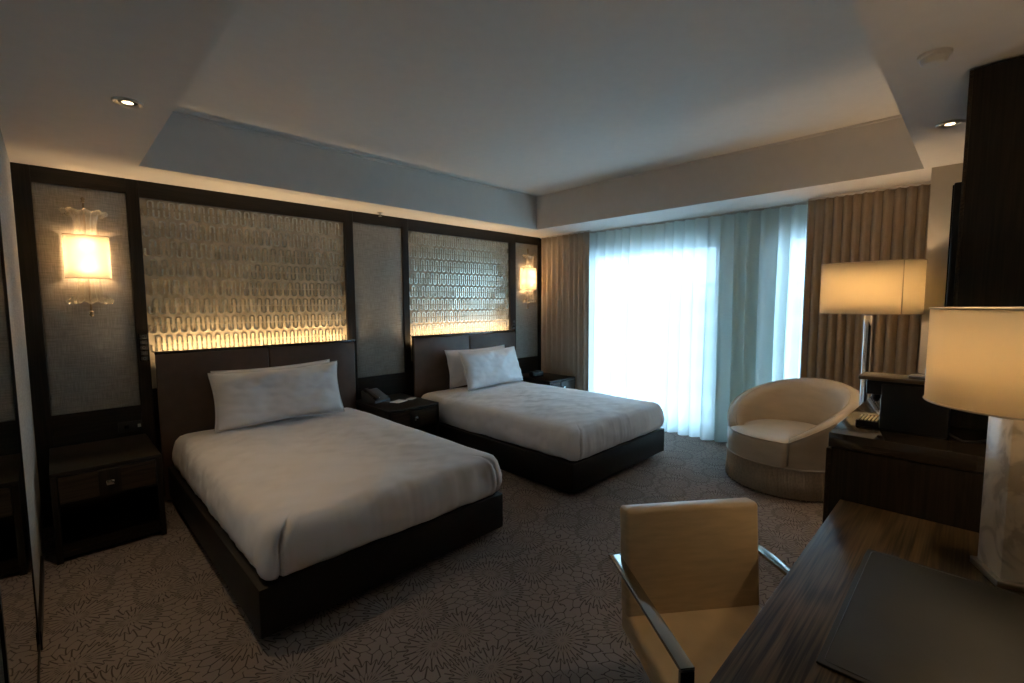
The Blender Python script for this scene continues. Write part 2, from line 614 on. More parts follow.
# window wall with two openings
W1 = (-2.47, -0.72)
W2 = (-4.15, -3.12)
WZ = (0.06, 2.24)
bm = bmesh.new()
for b in ((W1[1], YB + 0.2, 0, ZC), (W2[1], W1[0], 0, ZC), (YN, W2[0], 0, ZC)):
    box(bm, XR, XR + 0.22, b[0], b[1], b[2], b[3])
for w in (W1, W2):
    box(bm, XR, XR + 0.22, w[0], w[1], 0, WZ[0])
    box(bm, XR, XR + 0.22, w[0], w[1], WZ[1], ZC)
tag(obj('wall_window', bm, 'wall_paint'), 'pale window wall behind the sheer curtain', 'wall', kind='structure')
for i, w in enumerate((W1, W2)):
    wn = thing('window_%d' % (i + 1), ('wide floor length window behind the sheer on the bed side', 'floor length window behind the sheer next to the right drape')[i],
               'window', (XR + 0.1, (w[0] + w[1]) / 2, WZ[0]), kind='structure')
    hw, hh, fw = (w[1] - w[0]) / 2, WZ[1] - WZ[0], 0.05
    for nm, b in (('frame_stile', (-.03, .03, -hw, -hw + fw, 0, hh)), ('frame_stile', (-.03, .03, hw - fw, hw, 0, hh)),
                  ('frame_rail', (-.03, .03, -hw + fw, hw - fw, 0, fw)), ('frame_rail', (-.03, .03, -hw + fw, hw - fw, hh - fw, hh))):
        boxo(nm, b, 'window_frame_paint', wn)
    boxo('pane', (-.004, .004, -hw + fw, hw - fw, fw, hh - fw), 'pane_glass', wn)

# headboard wall with its panelling
wall = tag(boxo('wall_headboard', (XL - 0.12, XR + 0.2, YB, YB + 0.15, 0, ZC), 'dark_oak_v'),
           'dark oak panelled wall behind both beds', 'wall', kind='structure')
ZPT, ZPB, ZMT, ZMB = 2.392, 0.785, 2.375, 1.216
XS = [(XL, -1.281), (-0.787, -0.710), (0.905, 0.996), (1.570, 1.646), (3.234, 3.348), (3.815, 3.93)]
for a, b in XS:
    boxo('stile', (a, b, -0.03, YB, 0, ZC), 'dark_oak_v', wall, bevel=0.003, seg=1)
for (a, b), zt in zip([(XS[i][1], XS[i + 1][0]) for i in range(5)], (ZPT, ZMT, ZPT, ZMT, ZPT)):
    boxo('rail', (a, b, -0.03, YB, zt, ZC), 'dark_oak_h', wall)
for a, b in ((XS[0][1], XS[1][0]), (XS[2][1], XS[3][0]), (XS[4][1], XS[5][0])):
    boxo('dado_panel', (a, b, -0.022, YB, 0, ZPB), 'dark_oak_h', wall)
for (a, b), lab in zip(((XS[0][1], XS[1][0]), (XS[2][1], XS[3][0]), (XS[4][1], XS[5][0])),
                       ('grey woven cloth panel behind the nearer sconce', 'grey woven cloth panel between the two mosaics',
                        'grey woven cloth panel behind the farther sconce')):
    boxo('cloth_panel', (a, b, -0.012, YB, ZPB, ZPT), 'panel_cloth', wall, bevel=0.006, label=lab)

tag(boxo('baseboard_left', (XL, XL + 0.012, -1.66, -0.76, 0, 0.09), 'dark_oak_h'), 'dark baseboard under the pale strip of left wall', 'baseboard', kind='structure')

# ------------------------------------------------------------------ mosaics
COLS, ROWS = 24, 15


def u_mesh(w, h, s, up, d=0.006):
    """a U tile (rounded bend): open at the top when up, else an arch"""
    bm = bmesh.new()
    out, inn = [], []
    n = 5
    sg = 1 if up else -1
    r = w / 2
    out.append((-r, sg * h / 2))
    inn.append((-r + s, sg * h / 2))
    for k in range(n + 1):
        t = PI + PI * k / n
        sq = 0.8
        out.append((r * math.cos(t), sg * (-h / 2 + r * sq + r * sq * math.sin(t))))
        inn.append(((r - s) * math.cos(t), sg * (-h / 2 + r * sq + (r * sq - s) * math.sin(t))))
    out.append((r, sg * h / 2))
    inn.append((r - s, sg * h / 2))
    rings = []
    for o_, i_ in zip(out, inn):
        rings.append([(o_[0], 0, o_[1]), (o_[0], -d, o_[1]), (i_[0], -d, i_[1]), (i_[0], 0, i_[1])])
    loft(bm, rings, True, True, True)
    return bm


def bm_to_mesh(name, bm, mat):
    bmesh.ops.recalc_face_normals(bm, faces=bm.faces[:])
    me = bpy.data.meshes.new(name)
    bm.to_mesh(me)
    bm.free()
    me.materials.append(M[mat])
    return me


def led(parent, loc, lx, power):
    ld = bpy.data.lights.new('led_light', 'AREA')
    ld.shape = 'RECTANGLE'
    ld.size, ld.size_y = lx, 0.012
    ld.energy = power
    ld.color = (1.0, 0.70, 0.36)
    ld.spread = math.radians(170)
    o = bpy.data.objects.new('led_light', ld)
    C.objects.link(o)
    o.parent = parent
    o.location = loc
    o.rotation_euler = (math.radians(180 + 14), 0, 0)     # shines up, a little towards the wall


def mosaic(x0, x1, label):
    zb = 0.90
    t = thing('mosaic_panel', label, 'mosaic', ((x0 + x1) / 2, 0, zb), group='pearl mosaics above the headboards')
    w = x1 - x0
    boxo('backing', (-w / 2, w / 2, 0.0, YB, 0, ZMT - zb), 'pearl_ground', t)
    px = w / COLS
    pz = (ZMT - ZMB) / (ROWS + 0.45)
    meshes = {}
    spots = []
    for r in range(ROWS + 1):
        up = r % 2 == 1
        for c in range(COLS):
            x = -w / 2 + (c + 0.5) * px
            if not up:
                x += px / 2 if c < COLS - 1 else -10
            if x < -w / 2:
                continue
            z = ZMT - zb - pz * (r + 0.02)
            spots.append((x, z - pz * 0.47 if up else z - pz * 0.51, up, r))
    spots = [s for s in spots if s[3] > 0] + [s for s in spots if s[3] == 0]
    for up in (True, False):
        meshes[up] = [bm_to_mesh('tile', u_mesh(px * 0.70, pz * 0.84, px * 0.19, up, d), 'pearl_tile') for d in (0.005, 0.007)]
    rest = bmesh.new()
    for i, (x, z, up, r) in enumerate(spots):
        if i < 300:
            o = bpy.data.objects.new('tile', meshes[up][random.randint(0, 1)])
            C.objects.link(o)
            o.parent = t
            o.location = (x, -.002, z)
            o.rotation_euler = (random.uniform(-.025, .025), 0, random.uniform(-.06, .06))
        else:
            b2 = u_mesh(px * 0.70, pz * 0.84, px * 0.19, up)
            bmesh.ops.translate(b2, verts=b2.verts[:], vec=(x, 0, z))
            me = bpy.data.meshes.new('tmp')
            b2.to_mesh(me)
            b2.free()
            rest.from_mesh(me)
            bpy.data.meshes.remove(me)
    ro = obj('tile_rows', rest, 'pearl_tile', t)
    ro['kind'] = 'stuff'
    return t


mosaic(-0.710, 0.905, 'glowing pearl U shaped tile mosaic above the nearer bed')
mosaic(1.646, 3.234, 'glowing pearl U shaped tile mosaic above the bed by the window')


# ------------------------------------------------------------------ headboards
def headboard(x0, x1, label):
    t = thing('headboard', label, 'headboard', ((x0 + x1) / 2, -0.105, 0), group='leather headboards')
    w = (x1 - x0) / 2
    boxo('back_board', (-w, w, -0.012, 0.0, 0.02, 1.178), 'dark_oak_h', t)
    boxo('top_rail', (-w - .004, w + .004, -0.032, 0.004, 1.178, 1.20), 'stone_top', t, bevel=0.003)
    for s in (-1, 1):
        a, b = (-w, -0.0015) if s < 0 else (0.0015, w)
        boxo('leather_panel', (a, b, -0.037, -0.012, 0.02, 1.176), 'headboard_leather', t, bevel=0.012, seg=4)
    boxo('led_strip', (-w + .04, w - .04, 0.010, 0.034, 1.122, 1.130), 'led_glow', t)
    boxo('led_channel', (-w + .03, w - .03, 0.001, 0.040, 1.108, 1.121), 'satin_steel', t)
    led(t, (0, 0.022, 1.134), 2 * w - 0.08, 4.0)
    return t


headboard(-0.690, 0.918, 'brown leather headboard of the nearer bed with dark top rail')
headboard(1.612, 3.225, 'brown leather headboard of the bed by the window with centre seam')


# ------------------------------------------------------------------ beds
def bed(cx, label):
    t = thing('bed', label, 'bed', (cx, -1.262, 0), group='platform beds')
    boxo('bed_base', (-0.7475, 0.7475, -1.129, 1.115, 0.06, 0.291), 'bed_leather', t, bevel=0.008, seg=2)
    boxo('plinth', (-0.66, 0.66, -1.02, 1.10, 0.0, 0.06), 'dark_oak_h', t)
    boxo('mattress', (-0.66, 0.66, -1.02, 1.08, 0.291, 0.50), 'linen', t, bevel=0.04, seg=3)
    return t


def duvet(cx, label, seed):
    t = thing('duvet', label, 'duvet', (cx + 0.026, -1.272, 0), group='white duvets')
    a, b = 0.748, 1.114
    prof = [(0.020, 0.293), (0.004, 0.315), (-0.006, 0.36), (-0.004, 0.41), (0.006, 0.46), (0.018, 0.505), (0.040, 0.536), (0.075, 0.553),
            (0.14, 0.560), (0.22, 0.566), (0.33, 0.570), (0.45, 0.572), (0.57, 0.573), (0.66, 0.573)]
    rings = []

    def outline(ins):
        # uniform samples along the rounded rectangle, fine enough for wrinkles
        aa, bb = a - ins, b - ins
        r = max(0.03, 0.06 - ins * 0.3) if ins < 0.2 else 0.03
        base = rrect(aa, bb, min(r, aa * .9), 8)
        pts = []
        K = [60, 120, 300, 120]
        # corners are 9 points each; straights subdivided
        for q in range(4):
            cor = base[q * 9:(q + 1) * 9]
            pts += cor
            p0, p1 = cor[-1], base[((q + 1) * 9) % 36]
            for k in range(1, K[q]):
                f = k / K[q]
                pts.append((p0[0] + (p1[0] - p0[0]) * f, p0[1] + (p1[1] - p0[1]) * f))
        return pts

    for ins, z in prof:
        ring = []
        for (x, y) in outline(ins):
            side = max(0.0, 1 - max(0, ins) / 0.12)
            d = Vector((x / a, y / b, 0))
            # vertical gathers on the sides, stronger near the corners
            near = max(0, 1 - math.hypot(abs(x) - a, abs(y) - b) / 0.55)
            g = noise.noise(Vector((x * 9 + seed, y * 9, z * 2.2 + seed))) * (0.007 + 0.016 * near)
            g += noise.noise(Vector((x * 26, y * 26 + seed, z * 3))) * 0.004
            n2 = Vector((x, y * a / b, 0)).normalized()
            # tucked corner creases on the foot face, bending inwards towards the top
            if y < 0:
                xc = a - 0.075 - 0.06 * max(0, (z - 0.45) / 0.1) ** 2
                dd = (abs(x) - xc)
                if abs(y) > b - ins - 0.10:
                    g += -0.034 * math.exp(-(dd / 0.007) ** 2) + 0.008 * math.exp(-((dd + .03) / 0.02) ** 2)
                n2 = Vector((x * .2, y, 0)).normalized() if abs(dd) < .05 else n2
            # long diagonal creases and a slow swell on top
            zz = z + (noise.noise(Vector((x * 2.1 + seed, y * 1.9, 0.3))) * 0.014 + noise.noise(Vector((x * 7 + y * 3, y * 4 - x * 2, seed))) * 0.006) * min(1, ins / 0.1 if ins > 0 else 0)
            # lower hem droops unevenly on the base
            if z < 0.30:
                zz = z + 0.010 * (0.5 + noise.noise(Vector((x * 5, y * 5, seed)))) * 0.8
            ring.append((x + n2.x * g * side, y + n2.y * g * side, zz))
        rings.append(ring)
    bm = bmesh.new()
    rr = loft(bm, rings, True, False, False)
    # fill the middle strip between the two long sides of the last ring
    bm.faces.new(rr[-1])
    o = obj('duvet_cover', bm, 'linen', t, smooth=True)
    return t


bed(0.085, 'dark platform bed base nearest the camera')
bed(2.340, 'dark platform bed base nearer the window')
duvet(0.085, 'white duvet tucked over the nearer bed', 1.3)
duvet(2.340, 'white duvet tucked over the bed by the window', 8.7)


def pillow(loc, lean, yawz, label, w=0.98, h=0.46, th=0.10, seed=0.0, rolly=0.0):
    nx, ny = 34, 20
    bm = bmesh.new()
    grid = {}
    for side in (1, -1):
        for i in range(nx + 1):
            for j in range(ny + 1):
                u, v = -1 + 2 * i / nx, -1 + 2 * j / ny
                edge = i in (0, nx) or j in (0, ny)
                if edge and side < 0:
                    grid[(i, j, -1)] = grid[(i, j, 1)]
                    continue
                x = w / 2 * u * (1 - 0.05 * (1 - v * v) * abs(u) ** 3)
                y = h / 2 * v * (1 - 0.09 * (1 - u * u) * abs(v) ** 3)
                f = ((1 - u ** 4) * (1 - v ** 4)) ** 0.55
                fl = 0.0 if edge else (noise.noise(Vector((x * 5 + seed, y * 6, side * 3.0))) * 0.026
                                        + noise.noise(Vector((x * 4 - y * 14, y * 5 + x * 7, seed + side))) * 0.024 * (1 - 0.6 * f))
                z = side * (th * f) + fl * f ** 0.5
                if edge:
                    z = 0.012 * noise.noise(Vector((x * 9, y * 9, seed)))
                    x *= 1 + 0.012 * noise.noise(Vector((y * 11, seed, 2)))
                    y *= 1 + 0.03 * noise.noise(Vector((x * 8, seed, 5)))
                grid[(i, j, side)] = bm.verts.new((x, y, z))
    for side in (1, -1):
        for i in range(nx):
            for j in range(ny):
                q = [grid[(i, j, side)], grid[(i + 1, j, side)], grid[(i + 1, j + 1, side)], grid[(i, j + 1, side)]]
                bm.faces.new(q if side > 0 else q[::-1])
    t = thing('pillow', label, 'pillow', loc, group='white pillows on the beds')
    t.rotation_euler = (math.radians(90 - lean), rolly, yawz)
    t.rotation_mode = 'XYZ'
    obj('pillow_case', bm, 'pillow_linen', t, smooth=True)
    # piped seam round the edge
    bm = bmesh.new()
    pts = []
    for k in range(80):
        f = k / 80 * 4
        s, g = int(f), (f - int(f)) * 2 - 1
        u, v = [(g, -1), (1, g), (-g, 1), (-1, -g)][s]
        x = w / 2 * u * (1 - 0.05 * (1 - v * v))
        y = h / 2 * v * (1 - 0.09 * (1 - u * u))
        pts.append((x * 1.002, y * 1.004, 0.012 * noise.noise(Vector((x * 9, y * 9, seed)))))
    tube(bm, pts, 0.005, 5, closed=True)
    obj('seam', bm, 'pillow_linen', t, smooth=True)
    return t


pillow((0.135, -0.272, 0.805), 12, 0.0, 'rear white pillow against the headboard of the nearer bed', w=0.97, h=0.45, th=0.075, seed=2.0, rolly=-0.012)
pillow((0.095, -0.470, 0.808), 17, -0.06, 'front white pillow on the nearer bed', w=1.0, h=0.46, th=0.085, seed=5.0, rolly=-0.01)
pillow((2.45, -0.272, 0.80), 12, 0.0, 'rear white pillow against the headboard of the bed by the window', w=0.95, h=0.44, th=0.075, seed=9.0)
pillow((2.50, -0.475, 0.795), 20, 0.13, 'front white pillow on the bed by the window', w=1.03, h=0.45, th=0.085, seed=12.0, rolly=0.015)


# ------------------------------------------------------------------ nightstands
def nightstand(x0, x1, label):
    t = thing('nightstand', label, 'nightstand', ((x0 + x1) / 2, -0.39, 0), group='dark oak nightstands')
    w, d = (x1 - x0) / 2, 0.36
    boxo('top', (-w, w, -d, d, 0.535, 0.56), 'dark_oak_h', t, bevel=0.003)
    for s in (-1, 1):
        a, b = (-w, -w + .03) if s < 0 else (w - .03, w)
        boxo('side_panel', (a, b, -d, d, 0.0, 0.535), 'dark_oak_v', t, bevel=0.002, seg=1)
    boxo('back_panel', (-w + .03, w - .03, d - .02, d, 0.03, 0.535), 'dark_oak_h', t)
    boxo('shelf', (-w + .03, w - .03, -d + .01, d - .02, 0.03, 0.065), 'dark_oak_h', t)
    boxo('drawer_deck', (-w + .03, w - .03, -d + .02, d - .02, 0.345, 0.365), 'dark_oak_h', t)
    dr = boxo('drawer', (-w + .034, w - .034, -d - .004, -d + .02, 0.368, 0.530), 'drawer_oak', t, bevel=0.002, seg=1)
    boxo('drawer_block', (-.055, .055, -d - .010, -d - .004, 0.370, 0.528), 'dark_oak_v', dr)
    boxo('knob', (-.020, .020, -d - .030, -d - .010, 0.432, 0.464), 'chrome', dr, bevel=0.004)
    return t


nightstand(-1.305, -0.770, 'dark oak nightstand under the nearer sconce')
nightstand(0.930, 1.500, 'dark oak nightstand between the two beds')
nightstand(3.236, 3.760, 'dark oak nightstand between the far bed and the left drape')

# telephone between the beds
t = thing('telephone', 'grey desk telephone on the nightstand between the beds', 'telephone', (1.09, -0.22, 0.56), rz=0.25)
bm = bmesh.new()
vs = [(-.10, -.10, 0), (.10, -.10, 0), (.10, .10, 0), (-.10, .10, 0), (-.10, -.10, .022), (.10, -.10, .022), (.10, .08, .11), (-.10, .08, .11), (-.10, .10, .11), (.10, .10, .11)]
v = [bm.verts.new(p) for p in vs]
for q in ((0, 3, 2, 1), (0, 1, 5, 4), (4, 5, 6, 7), (7, 6, 9, 8), (3, 8, 9, 2)):
    bm.faces.new([v[i] for i in q])
bm.faces.new([v[i] for i in (0, 4, 7, 8, 3)])
bm.faces.new([v[i] for i in (1, 2, 9, 6, 5)])
obj('phone_body', bm, 'grey_plastic', t)
hs = bmesh.new()
mt_ = Matrix.Rotation(math.atan2(.088, .18), 4, 'X')
box(hs, -.095, -.045, -.10, .10, .012, .034, bevel=.009, seg=3)
box(hs, -.097, -.043, -.105, -.055, .004, .018, bevel=.006)
box(hs, -.097, -.043, .055, .105, .004, .018, bevel=.006)
bmesh.ops.transform(hs, matrix=Matrix.Translation((0, -.01, .066)) @ mt_, verts=hs.verts[:])
obj('handset', hs, 'black_plastic', t, smooth=True, angle=40)
for i in range(3):
    for j in range(4):
        kb = bmesh.new()
        box(kb, -.008, .008, -.006, .006, 0, .005, bevel=.0015, seg=1)
        bmesh.ops.transform(kb, matrix=Matrix.Translation((-.015 + .026 * i, -.065 + .024 * j, .022 + (.035 + .024 * j) * .488)) @ mt_, verts=kb.verts[:])
        obj('key', kb, 'paper' if (i + j) % 7 == 0 else 'grey_plastic', t)


def note(x, y, rz, w, h, label, name, z=0.5605):
    bm = bmesh.new()
    box(bm, -w / 2, w / 2, -h / 2, h / 2, 0, 0.006)
    o = obj(name, bm, 'paper', None)
    o.location = (x, y, z)
    o.rotation_euler = (0, 0, rz)
    return tag(o, label, 'paper')


note(1.235, -0.43, 0.35, 0.15, 0.11, 'white notepad beside the telephone', 'notepad')
note(1.40, -0.40, 0.55, 0.10, 0.07, 'small white card at the edge of the middle nightstand', 'card')

# low black device on the far nightstand, exact kind not known
t = thing('bedside_device', 'low black bedside device on the nightstand by the left drape', 'device', (3.40, -0.36, 0.56), rz=-0.2)
boxo('device_body', (-.09, .09, -.05, .05, 0, .075), 'black_plastic', t, bevel=.012, seg=3)
boxo('device_front', (-.075, .075, -.053, -.049, .015, .06), 'black_gloss', t)


# ------------------------------------------------------------------ wall plates
def keypad(x, z0, z1, w, label, rows):
    t = thing('switch_plate', label, 'switch', (x, -0.03, z0), group='bedside control plates')
    h = z1 - z0
    boxo('plate', (-w / 2, w / 2, -0.008, 0, 0, h), 'black_gloss', t, bevel=.002)
    hh = h / rows
    for r in range(rows):
        b = boxo('button', (-w * .36, w * .36, -0.0115, -0.008, hh * (r + .14), hh * (r + .86)), 'black_plastic', t, bevel=.001, seg=1)
        # small printed symbols: a ring, a bar or dashes as on the plate
        bm = bmesh.new()
        zc = hh * (r + .5)
        if r % 2 == 0:
            pts = [(math.cos(k * PI / 6) * w * .16, -0.0118, zc + math.sin(k * PI / 6) * w * .16) for k in range(12)]
            tube(bm, pts, .0012, 4, closed=True)
        else:
            for q in (-1, 0, 1):
                box(bm, -w * .2, w * .2, -0.0125, -0.0114, zc + q * hh * .18 - .0012, zc + q * hh * .18 + .0012)
        obj('symbol', bm, 'grey_plastic', b)
    return t


keypad(-0.745, 1.125, 1.335, 0.058, 'black bedside control plate between the nearer sconce and mosaic', 5)
keypad(3.300, 1.150, 1.325, 0.050, 'black bedside control plate next to the far mosaic', 4)
t = thing('power_outlet', 'small dark power outlet on the panelling above the near nightstand', 'outlet', (-0.85, -0.022, 0.63))
boxo('cover', (-.08, .08, -0.006, 0, -.04, .04), 'black_plastic', t, bevel=.002)
boxo('socket', (.035, .055, -0.009, -.006, -.012, .012), 'satin_steel', t)
boxo('socket', (-.045, -.02, -0.009, -.006, -.012, .012), 'black_gloss', t)


# ------------------------------------------------------------------ sconces
def flare(bm, z0, z1, ax, ay, cy, sg):
    """fluted tulip glass, opening away from the shade; scalloped and curled lip"""
    seg = 96
    rings = []
    prof = [(0.52, 0.0), (0.53, 0.35), (0.56, 0.62), (0.64, 0.84), (0.78, 0.97), (0.93, 1.0), (1.02, 0.93), (1.03, 0.84), (0.96, 0.80)]
    for f, h in prof:
        ring = []
        for i in range(seg):
            th = 2 * PI * i / seg
            fl = 1 + (0.09 if h < .7 else 0.04) * math.cos(16 * th)
            lobe = 1 + 0.10 * math.cos(8 * th) * max(0, f - .5) * 2
            x, y = ax * f * fl * lobe * math.cos(th), ay * f * fl * lobe * math.sin(th)
            dz = 0.010 * math.cos(8 * th) * max(0, f - .5) * 2
            ring.append((x, cy + y, z0 + (z1 - z0) * h + sg * dz))
        rings.append(ring)
    loft(bm, rings, True)


def sconce(x, label):
    t = thing('wall_sconce', label, 'lamp', (x, -0.012, 1.90), group='wall sconces')
    z = -1.90
    # curved front shade, open above and below
    bm = bmesh.new()
    pts = [(-.122, -.008), (-.124, -.055), (-.118, -.085)]
    pts += [(-.10 + .20 * k / 8, -.100 - .012 * math.sin(PI * k / 8)) for k in range(9)]
    pts += [(.118, -.085), (.124, -.055), (.122, -.008)]
    loft(bm, [[(p[0], p[1], 1.748 + z) for p in pts], [(p[0], p[1], 2.050 + z) for p in pts]], False)
    sh = obj('lamp_shade', bm, 'sconce_cloth', t, smooth=True, angle=50)
    sd = sh.modifiers.new('thick', 'SOLIDIFY')
    sd.thickness = 0.0025
    for zz in (1.748, 2.050):
        bm = bmesh.new()
        tube(bm, [(p[0], p[1], zz + z) for p in pts], 0.003, 6)
        obj('shade_trim', bm, 'brass_dark', sh, smooth=True)
    for a, b, s in ((2.03, 2.225, 1), (1.77, 1.575, -1)):
        bm = bmesh.new()
        flare(bm, a + z, b + z, .108, .058, -.066, s)
        obj('glass_flare', bm, 'fluted_glass', t, smooth=True)
    bm = bmesh.new()
    tube(bm, [(0, -.030, 1.50 + z), (0, -.030, 2.30 + z)], .006, 10)
    obj('rod', bm, 'brass_dark', t, smooth=True)
    for zz, s in ((2.30, 1), (1.50, -1)):
        bm = bmesh.new()
        lathe(bm, [(.004, zz + z - s * .02), (.013, zz + z - s * .012), (.009, zz + z), (.014, zz + z + s * .012), (.004, zz + z + s * .024)][::s], 14, 0, -.030)
        obj('finial', bm, 'brass_dark', t, smooth=True)
    boxo('back_plate', (-.03, .03, -.022, 0, 1.80 + z, 2.0 + z), 'satin_steel', t, bevel=.004)
    bm = bmesh.new()
    lathe(bm, [(.008, 1.85 + z), (.016, 1.87 + z), (.018, 1.92 + z), (.012, 1.96 + z), (.003, 1.98 + z)], 14, 0, -.062)
    obj('bulb', bm, 'bulb_glow', t, smooth=True)
    for dz in (-0.085, 0.10):
        point_light(t, (0, -.064, dz), 1.6, .022, color=(1.0, 0.62, 0.30))
    return t


sconce(-1.030, 'lit wall sconce with fluted glass flares above the near nightstand')
sconce(3.575, 'lit wall sconce with fluted glass flares beside the left drape')


# ------------------------------------------------------------------ curtains
def curtain(name, y0, y1, x, z0, z1, amp, wl, mat, seed, label, cat, group=None, thick=0.0, ny_per=14, amp_top=0.55, flare_y=0.0, fold=0.35):
    L = abs(y1 - y0)
    ny = int(L / wl * ny_per)
    nz = 22
    rows = []
    for j in range(nz + 1):
        f = j / nz                      # 0 top, 1 bottom
        z = z1 + (z0 - z1) * f
        row = []
        for i in range(ny + 1):
            g = i / ny
            y = y0 + (y1 - y0) * g
            ph = 2 * PI * (y / wl) + 2.2 * noise.noise(Vector((y * 2.4, seed, 0.15 * f))) + 1.2 * noise.noise(Vector((y * 6.0, seed + 4, 0.5 * f)))
            am = amp * (amp_top + (1 - amp_top) * min(1, f * 2)) * (0.75 + 0.5 * noise.noise(Vector((y * 3.1, seed + 7, f * 0.6))))
            dx = am * (math.sin(ph) + 0.25 * math.sin(2 * ph + 0.7))
            dy = fold * am * math.cos(ph)
            row.append((x + dx, y + dy + flare_y * f * f * (g - .5), z + (0.006 * math.sin(ph * .5) if j == nz else 0)))
        rows.append(row)
    bm = bmesh.new()
    loft(bm, rows, False)
    t = thing(name, label, cat, (0, 0, 0), group=group)
    o = obj('curtain_cloth', bm, mat, t, smooth=True)
    if thick:
        s = o.modifiers.new('thick', 'SOLIDIFY')
        s.thickness = thick
    # ceiling track and heading tape
    boxo('curtain_track', (x - .018, x + .018, min(y0, y1), max(y0, y1), z1 - .004, ZC), 'white_paint', t)
    return t


curtain('drape', -0.06, -0.92, 3.83, 0.012, 2.488, 0.034, 0.092, 'drape', 3.0,
        'gathered taupe drape beside the far sconce', 'curtain', 'taupe drapes', thick=0.004)
curtain('drape', -3.40, -4.262, 3.80, 0.012, 2.488, 0.034, 0.072, 'drape', 11.0,
        'gathered taupe drape behind the armchair and the floor lamp', 'curtain', 'taupe drapes', thick=0.004)
curtain('sheer_curtain', -0.66, -3.62, 3.955, 0.010, 2.488, 0.052, 0.135, 'sheer_cloth', 21.0,
        'translucent pale sheer curtain across the bright windows', 'curtain', fold=0.6, ny_per=18)


# ------------------------------------------------------------------ armchair
def armchair():
    cx, cy = 3.246, -3.455
    face = math.atan2(0.375, -0.927)
    t = thing('armchair', 'champagne satin tub armchair with fringe skirt by the window', 'armchair', (cx, cy, 0), face)
    Ro, Ri = 0.475, 0.365
    A = math.radians(143)
    n = 72

    def hgt(ph):
        q = min(1, abs(ph) / A)
        return 0.475 + 0.385 * (1 - q ** 1.9)

    rings = []
    for i in range(n + 1):
        ph = -A + 2 * A * i / n
        q = min(1, abs(ph) / A)
        h = hgt(ph)
        back = PI + ph
        c, s = math.cos(back), math.sin(back)
        lean = 0.035 * (1 - q)
        ri = Ri + 0.02 * q
        prof = [(Ro, 0.255), (Ro + 0.006, 0.36), (Ro + lean * .6, h - 0.06), (Ro + lean - .004, h - 0.022), (Ro + lean - 0.028, h - 0.003),
                ((Ro + ri) / 2 + lean * .8, h + 0.004), (ri + 0.035 + lean * .5, h - 0.006), (ri + 0.010 + lean * .3, h - 0.032), (ri, h - 0.075), (ri - .01, min(0.40, h - .09)), (ri - .01, 0.255)]
        rings.append([(r * c, r * s, z) for r, z in prof])
    bm = bmesh.new()
    loft(bm, rings, True, True, True)
    obj('tub_back', bm, 'chair_satin', t, smooth=True, angle=60)
    # piping along the outer top edge of the tub
    for rr_, lab in ((Ro + .004, 'o'), (Ri + .045, 'i')):
        pts = []
        for i in range(n + 1):
            ph = -A + 2 * A * i / n
            q = min(1, abs(ph) / A)
            lean = 0.035 * (1 - q)
            r = rr_ + lean * (.9 if lab == 'o' else .5) + (0 if lab == 'o' else .0)
            zz = hgt(ph) - (0.020 if lab == 'o' else 0.004)
            pts.append((r * math.cos(PI + ph), r * math.sin(PI + ph), zz))
        bm = bmesh.new()
        tube(bm, pts, .0045, 6)
        obj('piping', bm, 'chair_satin', t, smooth=True)
    # seat: follows the inside of the tub, flush with the outside at the front
    m_ = 96

    def outline(ins):
        o = []
        for i in range(m_):
            th = 2 * PI * i / m_
            d = abs((th + PI) % (2 * PI) - PI)      # angle from the facing direction
            op = PI - A
            k = min(1, max(0, (d - op + .02) / 0.10))
            r = (Ro + .012) * (1 - k) + (Ri - .012) * k - ins
            o.append((r * math.cos(th), r * math.sin(th)))
        return o
    rings = []
    for ins, z in ((0.0, 0.258), (-.004, 0.33), (-.002, 0.42), (0.010, 0.446), (0.032, 0.460), (0.10, 0.470), (0.2, 0.474), (0.30, 0.474)):
        rings.append([(x, y, z) for x, y in outline(ins)])
    bm = bmesh.new()
    loft(bm, rings, True, True, True)
    st = obj('seat', bm, 'chair_satin', t, smooth=True, angle=70)
    pts = [(x, y, 0.449) for x, y in outline(0.008)]
    bm = bmesh.new()
    tube(bm, pts, .0045, 6, closed=True)
    obj('seat_piping', bm, 'chair_satin', st, smooth=True)
    bm = bmesh.new()
    lathe(bm, [(Ro - .05, 0.0), (Ro - .012, 0.01), (Ro - .012, 0.256)], 64)
    obj('base', bm, 'fringe_yarn', t, smooth=True, angle=40)
    bm = bmesh.new()
    tube(bm, [((Ro + .006) * math.cos(2 * PI * k / 96), (Ro + .006) * math.sin(2 * PI * k / 96), 0.252) for k in range(96)], .006, 8, closed=True)
    obj('cord', bm, 'piping_cord', t, smooth=True)
    # bullion fringe: hundreds of hanging yarns
    bm = bmesh.new()
    K = 300
    for k in range(K):
        th = 2 * PI * (k + random.uniform(-.15, .15)) / K
        r0, r1 = Ro - .002, Ro + .003 + random.uniform(-.006, .008)
        zb = 0.012 + random.uniform(0, .012)
        rg = []
        for z, r in ((0.252, r0), (0.13, (r0 + r1) / 2), (zb, r1)):
            w = .0046
            c, s = math.cos(th), math.sin(th)
            rg.append([(r * c + w * (a_ * c - b_ * s), r * s + w * (a_ * s + b_ * c), z) for a_, b_ in ((1, 0), (0, 1), (-1, 0), (0, -1))])
        loft(bm, rg, True, False, True)
    fr = obj('fringe', bm, 'fringe_yarn', t, smooth=True)
    fr['kind'] = 'stuff'


armchair()


# ------------------------------------------------------------------ floor lamp
def oval(a, b, p, n=64):
    o = []
    for i in range(n):
        th = 2 * PI * i / n
        c, s = math.cos(th), math.sin(th)
        o.append((a * math.copysign(abs(c) ** (2 / p), c), b * math.copysign(abs(s) ** (2 / p), s)))
    return o


